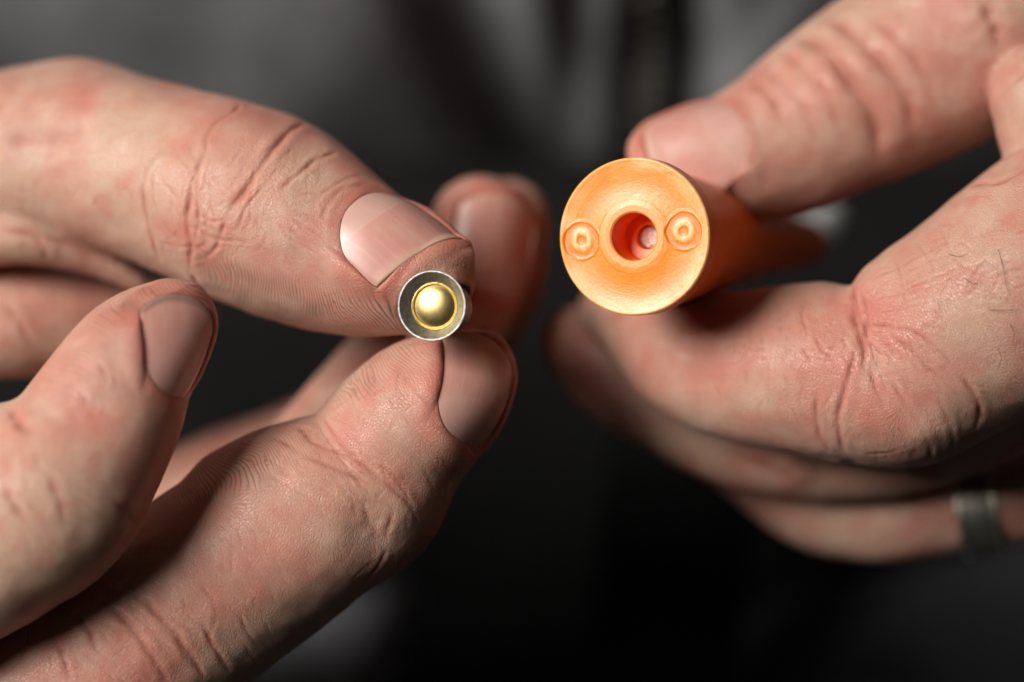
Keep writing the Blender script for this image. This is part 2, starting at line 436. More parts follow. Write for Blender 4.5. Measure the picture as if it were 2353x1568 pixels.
def build_hand(name, chains, kfun, cuts, lo, hi, creases, nails, reds, grimes, ridges, frame_sel, h=0.8, seed=1, dents=()):
    field = Field(chains, kfun, cuts)
    V, F = surface_nets(field, lo, hi, h)
    V = project(field, V); V = project(field, V)
    bvh = BVHTree.FromPolygons(V.tolist(), F.tolist())
    eye = Vector((0, -CAM_D, 0))
    def cast(u, v):
        d = Vector(P(u, v, 0)) - eye
        r = bvh.ray_cast(eye, d.normalized())
        return None if r[0] is None else np.array(r[0])
    # refine where the camera looks: twice in frame, three times nowhere
    u, v = to_px(V); inf = (u > -120) & (u < 2480) & (v > -100) & (v < 1680)
    V, F, _ = subdivide(V, F, inf[F].any(1))
    Nn = vnormals(V, F); u, v = to_px(V)
    front = (u > -60) & (u < 2410) & (v > -50) & (v < 1620) & (Nn[:, 1] < 0.30) & frame_sel(V)
    V, F, _ = subdivide(V, F, front[F].any(1))
    Nn = vnormals(V, F)
    # soft lumps under the skin
    V = V + Nn * (0.16 * vnoise(V / 5.5, seed) + 0.07 * vnoise(V / 2.1, seed + 3))[:, None]
    for (uu, vv, rad, dep) in dents:
        c = cast(uu, vv)
        if c is None: continue
        d = np.linalg.norm(V - c, axis=1); V = V - Nn * (dep * np.exp(-(d / rad) ** 2))[:, None]
    # nails: press each bed into the finger, raise the folds round it
    grime = np.zeros(len(V)); red = np.zeros(len(V)); crease = np.zeros(len(V))
    for nl in nails:
        c = cast(*nl.at)
        nl.frame(c); nl.fit(V, Nn); i, sd = nl.press(V, Nn)
        if nl.moon < 0: grime[i] = np.maximum(grime[i], 1.6 * np.exp(-((sd - 0.05) / 0.35) ** 2) * sstep(0, nl.len * 0.5, nl.loc(V[i])[1]))
        red[i] = np.maximum(red[i], 0.8 * np.exp(-((sd - 0.5) / 1.2) ** 2))
        crease[i] = np.maximum(crease[i], 0.35 * np.exp(-((sd - 0.15) / 0.4) ** 2))
    Nn = vnormals(V, F)
    disp = np.zeros(len(V)); vis = np.nonzero((V[:, 1] < 42) & (Nn[:, 1] < 0.4))[0]; VV = V[vis].astype(np.float32)
    for (pts, w, dep) in creases:
        p2 = smooth_poly(pts); p2 = p2 + np.stack([np.cumsum(rng.normal(0, 0.9, len(p2))), np.cumsum(rng.normal(0, 0.9, len(p2)))], 1) * 0.8
        p3 = [cast(*q) for q in p2]; p3 = [q for q in p3 if q is not None]
        if len(p3) < 2: continue
        p3 = np.array(p3); keep = [0]
        for j in range(1, len(p3)):
            if np.linalg.norm(p3[j] - p3[keep[-1]]) < 4: keep.append(j)
        p3 = p3[keep]
        if len(p3) < 2: continue
        pad_ = 5.6 * w; lo_, hi_ = p3.min(0) - pad_, p3.max(0) + pad_
        m = VV[:, 0] > lo_[0]
        for k_ in range(3): m = m & (VV[:, k_] > lo_[k_]) & (VV[:, k_] < hi_[k_])
        m = vis[m]
        d, fr = seg_dist(V[m], p3); w = w * 0.8
        tp = np.minimum(1, np.minimum(fr, 1 - fr) / 0.18 + 0.12)
        tp = tp * (0.75 + 0.25 * np.sin(fr * 17 + len(pts)))
        disp[m] += tp * dep * 0.66 * (-np.exp(-(d / w) ** 2) + 0.42 * np.exp(-((d - 2.8 * w) / (1.9 * w)) ** 2))
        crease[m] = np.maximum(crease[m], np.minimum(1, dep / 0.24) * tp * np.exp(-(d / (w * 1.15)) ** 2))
    V = V + Nn * disp[:, None]
    for (uu, vv, rad, s_) in reds:
        c = cast(uu, vv)
        if c is not None: red = np.maximum(red, s_ * np.exp(-(np.linalg.norm(V - c, axis=1) / rad) ** 2))
    for (uu, vv, rad, s_) in grimes:
        c = cast(uu, vv)
        if c is not None: grime = np.maximum(grime, s_ * np.exp(-(np.linalg.norm(V - c, axis=1) / rad) ** 2))
    # each finger's own straightened coordinates
    best = np.full(len(V), 1e9); st = np.zeros((len(V), 3)); pad = np.zeros(len(V)); spot = np.zeros(len(V))
    for (uu, vv, rad) in ridges:
        c = cast(uu, vv)
        if c is not None: spot = np.maximum(spot, np.exp(-(np.linalg.norm(V - c, axis=1) / rad) ** 2))
    for ci, c in enumerate(chains):
        if not c.finger: continue
        d, a = c.ev(V.astype(np.float32), True); m = d < best
        dv = V[m] - c.c[a[m]]; am = a[m]
        lt = (dv * c.T[am]).sum(1); lw = (dv * c.W[am]).sum(1); ln = (dv * c.N[am]).sum(1)
        st[m] = np.stack([c.t[am] + lt + ci * 37, lw, ln], 1); best[m] = d[m]
        rr = np.sqrt(lt ** 2 + lw ** 2 + ln ** 2) + 1e-6
        pad[m] = sstep(0.45, 0.0, ln / rr)
    pad = pad * sstep(0.15, 0.6, spot)
    # colour of the skin itself: pale and yellowish ground, pink blotches, mottling, grime
    f1 = fbm(V / 11.0, 3, seed + 20); f2 = fbm(V / 3.2, 3, seed + 21); f3 = fbm(V / 0.9, 2, seed + 22)
    mix = lambda a, b, t: a + (np.array(b) - a) * np.clip(t, 0, 1)[:, None]
    tone = mix(np.tile(np.array([0.550, 0.358, 0.266]), (len(V), 1)), (0.545, 0.262, 0.200), 0.5 + 1.9 * f1)
    tone = mix(tone, (0.50, 0.185, 0.14), 1.0 * np.clip(f2 - 0.02, 0, 1))
    tone = mix(tone, (0.62, 0.43, 0.335), 1.0 * np.clip(-f2 - 0.08, 0, 1))
    tone = mix(tone, (0.54, 0.21, 0.16), 0.5 * np.clip(f3 - 0.1, 0, 1))
    tone = mix(tone, (0.530, 0.160, 0.122), 0.78 * red * (1 + 0.5 * f2))
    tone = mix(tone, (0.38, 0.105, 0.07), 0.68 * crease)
    g2 = fbm(V / 2.4, 4, seed + 23)
    tone = mix(tone, (0.25, 0.165, 0.125), grime * (0.10 + 0.9 * np.clip(g2 + 0.05, 0, 0.6)))
    st = st + 0.6 * np.stack([vnoise(V / 2.6, seed + 31), vnoise(V / 2.6, seed + 32), vnoise(V / 2.6, seed + 33)], 1) \
            + 2.2 * np.stack([vnoise(V / 9, seed + 34), vnoise(V / 9, seed + 35), vnoise(V / 9, seed + 36)], 1)
    lines = np.clip(0.35 + 0.9 * fbm(V / 6.0, 2, seed + 24), 0, 1) * (1 - pad)
    pad = pad * np.clip(0.75 + 0.8 * fbm(V / 5.0, 2, seed + 25), 0.3, 1)
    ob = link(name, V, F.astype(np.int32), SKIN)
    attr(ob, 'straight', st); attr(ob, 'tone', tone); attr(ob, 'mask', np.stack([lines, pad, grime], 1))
    for nl in nails: nl.build(ob)
    return ob, cast

# ------------------------------------------------------------------ the two held things: where they are
CAP_C = P(992, 703, -3.4); CAP_DIR = unit((0.25, 0.965, -0.03))
TUBE_C = P(1456, 544, 0.0); TUBE_DIR = unit((0.36, 0.93, 0.02))

def frame_of(d):
    z = unit(d); x = unit(np.cross((0, 0, 1), z)) * -1; y = np.cross(z, x)
    return x, y, z

def cap_cut(p):
    q = p - CAP_C; t = q @ CAP_DIR; r = np.linalg.norm(q - t[:, None] * CAP_DIR, axis=1)
    return np.maximum(np.maximum(r - 3.12, t - 7.6), -2 - t)
TUBE_PROFILE = [(0.0, 9.15), (3.2, 9.1), (3.6, 8.6), (12.0, 7.9), (26.0, 6.8), (44.0, 4.9), (68.0, 3.5), (72.0, 3.4)]
def tube_cut(p):
    q = p - TUBE_C; t = q @ TUBE_DIR; r = np.linalg.norm(q - t[:, None] * TUBE_DIR, axis=1)
    R = np.interp(t, [a for a, b in TUBE_PROFILE], [b for a, b in TUBE_PROFILE])
    return np.maximum(np.maximum(r - R + 0.05, t - 72), -0.2 - t)

# ------------------------------------------------------------------ hand pinching the cap
chA = [
    Chain('thumb', [(-900, 640, 52, 340), (-560, 500, 42, 290), (-300, 430, 34, 232), (-80, 398, 28, 206), (150, 366, 23.5, 196), (300, 384, 20.5, 203),
                    (450, 428, 17.5, 216), (601, 486, 14.5, 230), (764, 572, 10.5, 194), (831, 602, 8.6, 172), (931, 627, 6.0, 140), (980, 645, 5.0, 112)],
          (0.20, -0.70, 0.66), 1.0, 0.5, 130),
    Chain('knuckle', [(-40, 330, 32, 130), (90, 290, 31, 132), (185, 272, 29, 132), (290, 320, 26, 125)], (0, -.5, .8), 1, 5.0, 20, finger=False),
    Chain('web', [(-420, 560, 31, 170), (-120, 540, 22, 95), (60, 548, 20, 62), (190, 588, 22, 42), (300, 640, 24, 26), (380, 690, 27, 18)], (0, -.7, .7), 1, 1.0, 40, finger=False),
    Chain('palm', [(-1000, 900, 55, 420), (-500, 800, 37, 260), (-150, 740, 30, 150), (60, 735, 29, 132), (240, 740, 32, 112), (420, 720, 37, 80)],
          (0, .7, .7), 1, 0.7, 70),
    Chain('near', [(385, 745, -3, 108), (350, 778, -3.5, 126), (300, 838, -4, 150), (243, 950, -5, 178), (190, 1040, -6, 192), (120, 1135, -7, 212),
                   (0, 1225, -7, 214), (-115, 1300, -6, 206), (-420, 1500, 0, 225), (-760, 1480, 16, 260), (-1050, 1200, 36, 330)],
          (0.78, 0.10, -0.55), 1.0, None, 110),
    Chain('pinch', [(1085, 858, 9.5, 103), (1045, 886, 8.2, 130), (989, 930, 7.0, 162), (915, 1003, 7.8, 176), (822, 1132, 9, 200), (725, 1178, 9, 220),
                    (534, 1307, 9, 234), (330, 1450, 8, 240), (100, 1610, 8, 245), (-250, 1800, 12, 250), (-650, 1720, 26, 270), (-1000, 1250, 44, 340)],
          (0.62, -0.52, -0.50), 1.0, None, 130),
    Chain('joint_fold', [(545, 1135, 9, 112), (628, 1096, 9, 108)], (0, -1, 0), 1, 1.6, 16, finger=False),
    Chain('near_fold', [(-60, 1075, -6, 112), (8, 1042, -6, 112)], (0, -1, 0), 1, 1.6, 16, finger=False),
    Chain('back', [(1105, 520, 36, 118), (1085, 600, 36, 128), (1020, 745, 34, 138), (880, 900, 32, 142), (740, 1070, 32, 148), (560, 1250, 34, 155),
                   (300, 1450, 38, 165), (-150, 1700, 42, 190), (-600, 1650, 46, 240), (-950, 1250, 52, 320)],
          (0.35, -0.85, 0.2), 1.0, None, 100),
    Chain('last', [(1167, 508, 47, 98), (1150, 620, 49, 106), (1040, 800, 52, 118), (800, 1000, 55, 128), (520, 1118, 56, 132), (200, 1300, 58, 145),
                   (-250, 1500, 60, 170), (-700, 1400, 62, 230), (-1000, 1150, 64, 300)],
          (0.35, -0.85, 0.2), 1.0, None, 90),
]
crA = [  # thumb, round the end joint
    ([(565, 222), (540, 260), (500, 285), (480, 320), (478, 352)], 0.32, 0.30),
    ([(478, 345), (462, 372), (450, 410), (438, 450), (435, 510), (440, 580), (436, 628)], 0.38, 0.42),
    ([(455, 395), (452, 440), (455, 500), (452, 550)], 0.24, 0.20),
    ([(380, 330), (345, 372), (330, 430), (335, 490), (355, 560), (370, 600)], 0.30, 0.26),
    ([(350, 380), (352, 440), (368, 500)], 0.2, 0.14),
    ([(715, 282), (680, 292), (640, 330), (610, 370), (575, 420), (540, 465), (520, 505)], 0.42, 0.46),
    ([(520, 500), (505, 545), (490, 580), (470, 592)], 0.28, 0.28),
    ([(780, 350), (742, 358), (700, 385), (665, 412), (640, 438)], 0.30, 0.30),
    ([(590, 300), (560, 335), (530, 375), (505, 402)], 0.22, 0.14),
    ([(650, 375), (620, 412), (590, 445), (560, 490), (545, 530)], 0.22, 0.16),
    ([(448, 518), (470, 540), (500, 552), (545, 555), (570, 562)], 0.22, 0.16),
    ([(455, 488), (480, 505), (505, 508), (520, 500)], 0.20, 0.16),
    ([(355, 515), (380, 545), (400, 575), (430, 590)], 0.20, 0.12),
    ([(400, 470), (420, 510), (435, 545)], 0.18, 0.12),
    ([(360, 560), (400, 566), (440, 570), (480, 566)], 0.2, 0.12),
    ([(835, 405), (800, 410), (770, 425), (745, 440)], 0.26, 0.16),
    ([(850, 425), (810, 428), (780, 440), (755, 470), (742, 505)], 0.30, 0.18),
    ([(735, 440), (700, 445), (672, 455)], 0.2, 0.12),
    ([(0, 320), (60, 315), (130, 300), (200, 285)], 1.4, 0.35),
    ([(436, 628), (455, 655), (480, 680)], 0.5, 0.55),
    ([(640, 520), (690, 545), (740, 580), (770, 610)], 0.18, 0.09), ([(650, 540), (700, 566), (750, 600)], 0.18, 0.09),
    ([(660, 500), (705, 522), (745, 552)], 0.18, 0.09), ([(680, 482), (715, 500), (748, 526)], 0.18, 0.09),
    # under-thumb folds
    ([(0, 525), (80, 540), (150, 560), (210, 590)], 0.5, 0.3), ([(85, 545), (100, 575), (110, 600)], 0.35, 0.22),
    ([(0, 700), (40, 730), (60, 770), (80, 800)], 0.4, 0.3),
    # pinching finger
    ([(688, 985), (705, 1002), (718, 1015)], 0.45, 0.55),
    ([(630, 1005), (690, 1040), (740, 1065), (800, 1085), (850, 1110)], 0.32, 0.26),
    ([(740, 960), (765, 1000), (800, 1040), (850, 1085), (920, 1140), (960, 1180)], 0.30, 0.24),
    ([(690, 1010), (740, 1030), (790, 1048), (830, 1055)], 0.28, 0.20),
    ([(600, 1045), (640, 1075), (690, 1095), (740, 1110)], 0.24, 0.16),
    ([(640, 1080), (700, 1110), (750, 1130), (775, 1160)], 0.24, 0.15),
    ([(770, 1095), (800, 1140), (830, 1180)], 0.2, 0.12),
    ([(850, 1060), (890, 1080), (930, 1130), (960, 1200)], 0.25, 0.15),
    ([(835, 1165), (850, 1200), (880, 1245)], 0.5, 0.40), ([(905, 1170), (890, 1215), (880, 1250)], 0.35, 0.20),
    ([(700, 905), (780, 855), (860, 815), (900, 800)], 0.25, 0.12), ([(755, 850), (820, 800), (870, 775)], 0.22, 0.10),
    ([(560, 1075), (610, 1060), (650, 1050)], 0.2, 0.10),
    ([(310, 1365), (370, 1425), (420, 1490), (470, 1560)], 0.42, 0.34),
    ([(245, 1385), (300, 1440), (345, 1500), (385, 1565)], 0.40, 0.32),
    ([(465, 1430), (490, 1480), (530, 1540)], 0.34, 0.26),
    ([(165, 1410), (200, 1450), (220, 1500)], 0.36, 0.26), ([(130, 1470), (150, 1520), (160, 1568)], 0.34, 0.22),
    ([(370, 1400), (420, 1440), (470, 1470)], 0.22, 0.12), ([(545, 1400), (570, 1450), (600, 1490)], 0.22, 0.12),
    ([(890, 1260), (870, 1300), (840, 1340)], 0.3, 0.15),
    # near finger
    ([(175, 895), (200, 920), (215, 960), (235, 985)], 0.45, 0.30), ([(25, 940), (50, 975), (75, 990)], 0.6, 0.45),
    ([(10, 1110), (30, 1160), (60, 1200)], 0.5, 0.25), ([(110, 1090), (140, 1160), (150, 1210)], 0.5, 0.2), ([(250, 1140), (300, 1190), (330, 1230)], 0.5, 0.2),
    # back finger
    ([(700, 985), (720, 1000)], 0.3, 0.2),
]
nailsA = [
    Nail((896, 509), (0.78, -0.46, -0.42), (0.20, -0.70, 0.66), 12.0, 9.6, 0.3, None, 0.16, 0.5, 0.55, 1.6, 0.2),
    Nail((1112, 896), (0.34, 0.28, 0.90), (0.70, -0.71, -0.1), 9.6, 13.0, 0.2, None, 0.10, 2.4, 0.25),
    Nail((428, 800), (0.20, 0.10, 0.95), (0.86, -0.50, -0.15), 8.8, 11.4, 0.1, None, 0.10, 3.0, -0.6),
    Nail((1140, 560), (0.10, 0.25, 0.97), (0.28, -0.93, 0.22), 10.5, 12.5, 0.1, None, 0.3, 2.0, 0.1),
]
redsA = [(440, 520, 6, .55), (560, 400, 6, .5), (470, 430, 5, .5), (800, 480, 4, .6), (780, 1050, 8, .6), (950, 880, 7, .45), (650, 1130, 8, .45),
         (1050, 960, 5, .6), (230, 1400, 7, .3), (200, 940, 5, .5), (380, 1080, 6, .4), (60, 700, 7, .6), (350, 1500, 6, .6), (880, 700, 6, .35)]
grimesA = [(620, 690, 7, .9), (760, 700, 8, 1.0), (520, 640, 5, .8), (880, 715, 6, 1.0), (840, 840, 6, .8), (720, 930, 5, .7), (560, 1070, 6, .9), (450, 1110, 6, .9),
           (400, 665, 5, 1.0), (300, 720, 6, .7), (1060, 640, 4, .8), (170, 860, 5, .5), (600, 720, 6, 1.0)]
dentsA = [(120, 320, 5, .8), (330, 290, 6, .5), (860, 1215, 3.0, .7), (905, 1195, 2.4, -.5), (200, 980, 5, .5), (470, 300, 4, -.25), (560, 310, 4, -.3), (640, 440, 4, -.2),
          (700, 1085, 4, -.3), (1010, 870, 4, .35), (320, 760, 4, .3), (560, 650, 5, .25)]
def fine_lines(zones):
    out = []
    for (cu, cv, su, sv, ang, jit, count, ln) in zones:
        for _ in range(int(count * 1.5)):
            u0, v0 = cu + rng.normal(0, su), cv + rng.normal(0, sv); t = math.radians(ang + rng.normal(0, jit)); l = ln * rng.uniform(0.5, 1.4)
            b = rng.normal(0, 0.12) * l; du, dv = math.cos(t) * l / 2, -math.sin(t) * l / 2
            out.append(([(u0 - du, v0 - dv), (u0 - b * math.sin(t), v0 - b * math.cos(t)), (u0 + du, v0 + dv)], rng.uniform(0.17, 0.26), rng.uniform(0.035, 0.085)))
    return out
crA += fine_lines([(430, 500, 45, 70, 95, 22, 26, 70), (560, 420, 60, 60, 55, 18, 22, 80), (700, 430, 50, 40, 40, 15, 12, 60), (480, 570, 50, 30, 15, 25, 10, 60),
                   (690, 540, 45, 40, -38, 10, 16, 70), (720, 1060, 60, 40, -30, 14, 20, 80), (860, 1130, 60, 60, -45, 18, 16, 70), (880, 1240, 40, 50, 60, 18, 8, 60),
                   (340, 1450, 90, 60, -52, 12, 22, 90), (560, 1330, 90, 90, -50, 25, 14, 60), (820, 900, 70, 50, 60, 20, 12, 50), (150, 1120, 80, 80, -55, 18, 14, 90),
                   (230, 900, 50, 50, -60, 18, 8, 60), (200, 420, 90, 70, 80, 25, 16, 70), (600, 230, 60, 20, 40, 15, 6, 50)])
handA, castA = build_hand('hand', chA, lambda p: 0.45 + 6.0 * sstep(-66, -86, p[:, 0]).astype(np.float32), [cap_cut],
                          (-112, -24, -58), (9, 78, 46), crA, nailsA, redsA, grimesA,
                          [(520, 645, 4.5), (620, 690, 6), (760, 700, 6.5), (880, 715, 6), (690, 650, 5), (1065, 650, 3), (840, 840, 6), (745, 905, 5), (905, 800, 5), (985, 815, 4.5),
                           (560, 1065, 4.5), (650, 1015, 4), (470, 1105, 4), (300, 740, 5), (400, 660, 5), (220, 805, 5), (160, 880, 4)], lambda V: V[:, 1] < 15, seed=2, dents=dentsA)
tag(handA, 'bare hand pinching the small metal cap between thumb and fingertip', 'hand', 'the two hands')

# ------------------------------------------------------------------ hand gripping the tube
chB = [
    Chain('index', [(1405, 712, 36, 78), (1450, 728, 31, 98), (1515, 775, 25, 122), (1590, 815, 21, 150), (1720, 845, 17, 178), (1850, 853, 14, 196), (1960, 864, 12, 200),
                    (2078, 872, 11, 204), (2165, 795, 10, 236), (2300, 700, 9, 260), (2520, 560, 11, 285), (2850, 380, 20, 330)],
          (-0.25, -0.15, -0.95), 1.0, None, 130),
    Chain('fold', [(2062, 700, 8, 108), (2120, 690, 8, 130)], (0, -1, 0), 1, 2.0, 10, finger=False),
    Chain('pad_fold', [(1770, 778, 14, 112), (1885, 766, 12.5, 112)], (0, -1, 0), 1, 1.8, 16, finger=False),
    Chain('thumb', [(1530, 370, 25, 90), (1608, 366, 26, 121), (1705, 358, 27, 150), (1800, 323, 28, 174), (1945, 238, 28, 204), (2110, 148, 27, 228),
                    (2310, 25, 26, 250), (2600, -120, 30, 290), (3050, 80, 44, 360)],
          (-0.35, -0.62, 0.70), 1.0, 0.5, 110),
    Chain('web', [(2400, 225, 13, 126), (2490, 300, 14, 190), (2650, 200, 20, 250)], (0, -1, 0), 1, 0.9, 30, finger=False),
    Chain('middle', [(1340, 795, 44, 98), (1430, 875, 42, 108), (1560, 945, 40, 112), (1700, 1000, 37, 121), (1900, 1028, 34, 125), (2100, 1000, 31, 130),
                     (2353, 860, 28, 155), (2750, 600, 30, 270)], (-0.2, -0.5, -0.85), 1.0, None, 90),
    Chain('ring', [(1620, 990, 60, 84), (1760, 1092, 50, 92), (1870, 1158, 46, 105), (2000, 1183, 43, 108), (2200, 1160, 40, 104), (2420, 1120, 38, 112),
                   (2750, 900, 38, 220)], (-0.2, -0.6, -0.8), 1.0, None, 80),
    Chain('palm', [(2850, 300, 40, 380), (2900, 700, 42, 420), (3100, 600, 60, 470)], (0, .7, .7), 1, 5.0, 30),
]
crB = [  # bent middle joint of the index finger
    ([(1958, 660), (1962, 700), (1966, 745), (1975, 790), (1982, 812)], 0.42, 0.46),
    ([(1976, 668), (1985, 720), (1985, 770), (1980, 820), (1978, 850)], 0.36, 0.40),
    ([(1982, 745), (2030, 748), (2080, 758), (2140, 790), (2200, 850)], 0.30, 0.22),
    ([(2040, 770), (2090, 805), (2140, 850), (2200, 905)], 0.26, 0.18),
    ([(1968, 800), (1955, 850), (1940, 905), (1930, 950), (1932, 1000), (1945, 1040)], 0.36, 0.30),
    ([(1880, 900), (1875, 950), (1885, 1000), (1910, 1035)], 0.32, 0.20),
    ([(1995, 840), (2015, 900), (2040, 950), (2055, 1000)], 0.34, 0.28),
    ([(2035, 860), (2070, 910), (2105, 960), (2130, 1010), (2135, 1060)], 0.34, 0.28),
    ([(2150, 905), (2175, 950), (2190, 1000), (2195, 1030)], 0.32, 0.22),
    ([(2205, 860), (2235, 900), (2250, 945), (2240, 985)], 0.36, 0.24),
    ([(2100, 970), (2105, 1010), (2095, 1050)], 0.24, 0.18), ([(2080, 950), (2090, 1000)], 0.2, 0.14),
    ([(1980, 1042), (2040, 1040), (2090, 1020), (2130, 990), (2190, 965)], 0.26, 0.16),
    ([(1985, 780), (2010, 800), (2030, 815)], 0.2, 0.14), ([(1870, 760), (1890, 800), (1920, 830)], 0.24, 0.16), ([(1840, 790), (1865, 830)], 0.22, 0.14),
    ([(1890, 810), (1930, 790), (1960, 770)], 0.2, 0.12), ([(1995, 690), (2060, 680), (2120, 650), (2190, 630)], 0.22, 0.14),
    ([(1990, 640), (2040, 630), (2100, 600), (2180, 560)], 0.22, 0.13), ([(2005, 720), (2070, 710), (2140, 690)], 0.22, 0.12),
    ([(2060, 600), (2080, 660), (2090, 720)], 0.22, 0.13), ([(2110, 560), (2140, 610), (2150, 650)], 0.22, 0.12), ([(2160, 520), (2200, 600), (2290, 640)], 0.22, 0.10),
    ([(2230, 425), (2290, 420), (2353, 390)], 0.5, 0.35), ([(2140, 770), (2220, 790), (2290, 830)], 0.22, 0.10),
    ([(1850, 690), (1846, 730), (1860, 780)], 0.24, 0.12), ([(1790, 720), (1790, 770)], 0.24, 0.10),
    # thumb joint folds
    ([(1835, 80), (1890, 110), (1940, 170), (1990, 240), (2020, 310), (2030, 360)], 1.0, 1.1),
    ([(1900, 40), (1970, 90), (2040, 160), (2085, 230), (2100, 300)], 0.9, 0.5),
    ([(1790, 120), (1850, 170), (1900, 230), (1930, 300)], 0.7, 0.22), ([(1750, 160), (1800, 200), (1850, 260), (1870, 330)], 0.6, 0.14),
    ([(1990, 40), (2060, 90), (2120, 170), (2150, 240)], 0.7, 0.15), ([(2260, 0), (2285, 60), (2300, 110)], 0.9, 0.6),
    ([(1720, 190), (1780, 240), (1800, 290)], 0.6, 0.25),
    # lower fingers
    ([(1800, 1080), (1850, 1070), (1890, 1090), (1930, 1080)], 0.8, 0.5), ([(1700, 1050), (1780, 1075), (1860, 1110)], 0.8, 0.4),
    ([(1950, 1060), (1990, 1090), (2040, 1080)], 0.8, 0.5),
]
nailsB = [Nail((1600, 312), (-0.86, -0.15, -0.36), (-0.34, -0.68, 0.64), 10.4, 11.6, 0.2, None, 0.12, 1.6, 0.3)]
redsB = [(1960, 720, 6, .6), (1850, 740, 8, .65), (1700, 740, 8, .6), (2050, 1000, 7, .35), (2100, 600, 8, .4), (1480, 860, 6, .5), (2050, 350, 6, .5), (1750, 420, 7, .6),
         (1980, 150, 6, .35), (1530, 330, 4, .5), (1640, 430, 4, .4)]
grimesB = [(1640, 440, 4, .5), (1720, 370, 4, .3)]
dentsB = [(2250, 820, 5, .4), (2210, 880, 3, -.35), (2090, 1000, 4, -.35), (2165, 985, 3, -.3), (2000, 980, 4, -.25), (1900, 1090, 3, .6), (1830, 1085, 2.5, -.6),
          (1700, 690, 5, .3), (1990, 300, 3, .5), (1900, 180, 4, -.3), (1660, 250, 3, .2)]
crB += fine_lines([(1900, 790, 60, 50, -50, 30, 24, 60), (2030, 830, 60, 50, -60, 28, 24, 60), (2100, 650, 80, 60, 20, 14, 24, 90), (2200, 600, 70, 70, 25, 20, 20, 80),
                   (2200, 780, 80, 60, -30, 20, 22, 80), (2060, 980, 60, 50, -65, 18, 18, 60), (1960, 940, 40, 60, 85, 14, 10, 70), (2280, 720, 60, 90, -20, 25, 18, 70),
                   (1750, 830, 70, 60, 90, 20, 10, 60)])
handB, castB = build_hand('hand', chB, lambda p: 0.45 + 6.0 * sstep(64, 84, p[:, 0]).astype(np.float32), [tube_cut],
                          (2, -14, -34), (112, 86, 66), crB, nailsB, redsB, grimesB, [(1700, 470, 4)], lambda V: V[:, 1] < 18, seed=9, dents=dentsB)
tag(handB, 'bare hand with a ring gripping the orange plastic tube', 'hand', 'the two hands')

# stray hairs on the index finger of the gripping hand
HAIR = N('hair').p(Base_Color=(0.035, 0.022, 0.016), Roughness=0.45)
def hair(hand, castf, pts, lift=0.35):
    c = np.array([castf(*q) + np.array([0, -lift * (0.2 + 0.8 * math.sin(math.pi * i / (len(pts) - 1))), 0]) for i, q in enumerate(pts)])
    t = np.linspace(0, len(c) - 1, 14); c = np.stack([Chain.hermite(np.arange(len(c)), c[:, k], t) for k in range(3)], 1)
    V, F = [], []
    for i, q in enumerate(c):
        d = unit(c[min(i + 1, 13)] - c[max(i - 1, 0)]); a = unit(np.cross(d, (0.3, 1, 0.1))); b = np.cross(d, a)
        r = 0.030 * (1 - 0.6 * i / 13)
        for j in range(5):
            V.append(q + r * (math.cos(j * 1.2566) * a + math.sin(j * 1.2566) * b))
            if i: F.append((5*i + j, 5*i + (j+1) % 5, 5*(i-1) + (j+1) % 5, 5*(i-1) + j))
    link('hair', V, F, HAIR, hand)
for pts in ([(2294, 573), (2305, 620), (2312, 660), (2325, 685)], [(2272, 712), (2310, 713), (2345, 712)], [(2292, 800), (2300, 825), (2292, 850)],
            [(2215, 640), (2235, 652), (2255, 650)], [(2320, 745), (2330, 770), (2325, 790)], [(2180, 585), (2205, 590), (2225, 582)]):
    hair(handB, castB, pts)
for pts in ([(66, 1440), (62, 1480), (45, 1520), (20, 1545)],):
    hair(handA, castA, pts)

# ------------------------------------------------------------------ lathe helpers for the held things
def lathe(profile, c, d, seg=96, jitter=0.0, seed=0):
    """profile of (t along d, radius); closed where the radius is 0"""
    x, y, z = frame_of(d); V, F = [], []
    th = np.linspace(0, 2 * math.pi, seg, endpoint=False)
    for i, (t, r) in enumerate(profile):
        for j, a in enumerate(th):
            V.append(np.asarray(c) + t * z + r * (math.cos(a) * x + math.sin(a) * y))
            if i: F.append((seg*(i-1) + j, seg*(i-1) + (j+1) % seg, seg*i + (j+1) % seg, seg*i + j))
    V = np.array(V)
    return V, np.array(F)

def fillet(pts, r=0.12, n=4):
    """round the corners of a lathe profile"""
    out = [pts[0]]
    for i in range(1, len(pts) - 1):
        p0, p, p1 = (np.array(q, float) for q in pts[i-1:i+2])
        a, b = p0 - p, p1 - p; la, lb = np.linalg.norm(a), np.linalg.norm(b); q = min(r, la * 0.45, lb * 0.45)
        A, B = p + a / la * q, p + b / lb * q
        for k in range(n + 1):
            t = k / n; out.append(tuple((1-t)**2 * A + 2*t*(1-t) * p + t*t * B))
    out.append(pts[-1]); return out

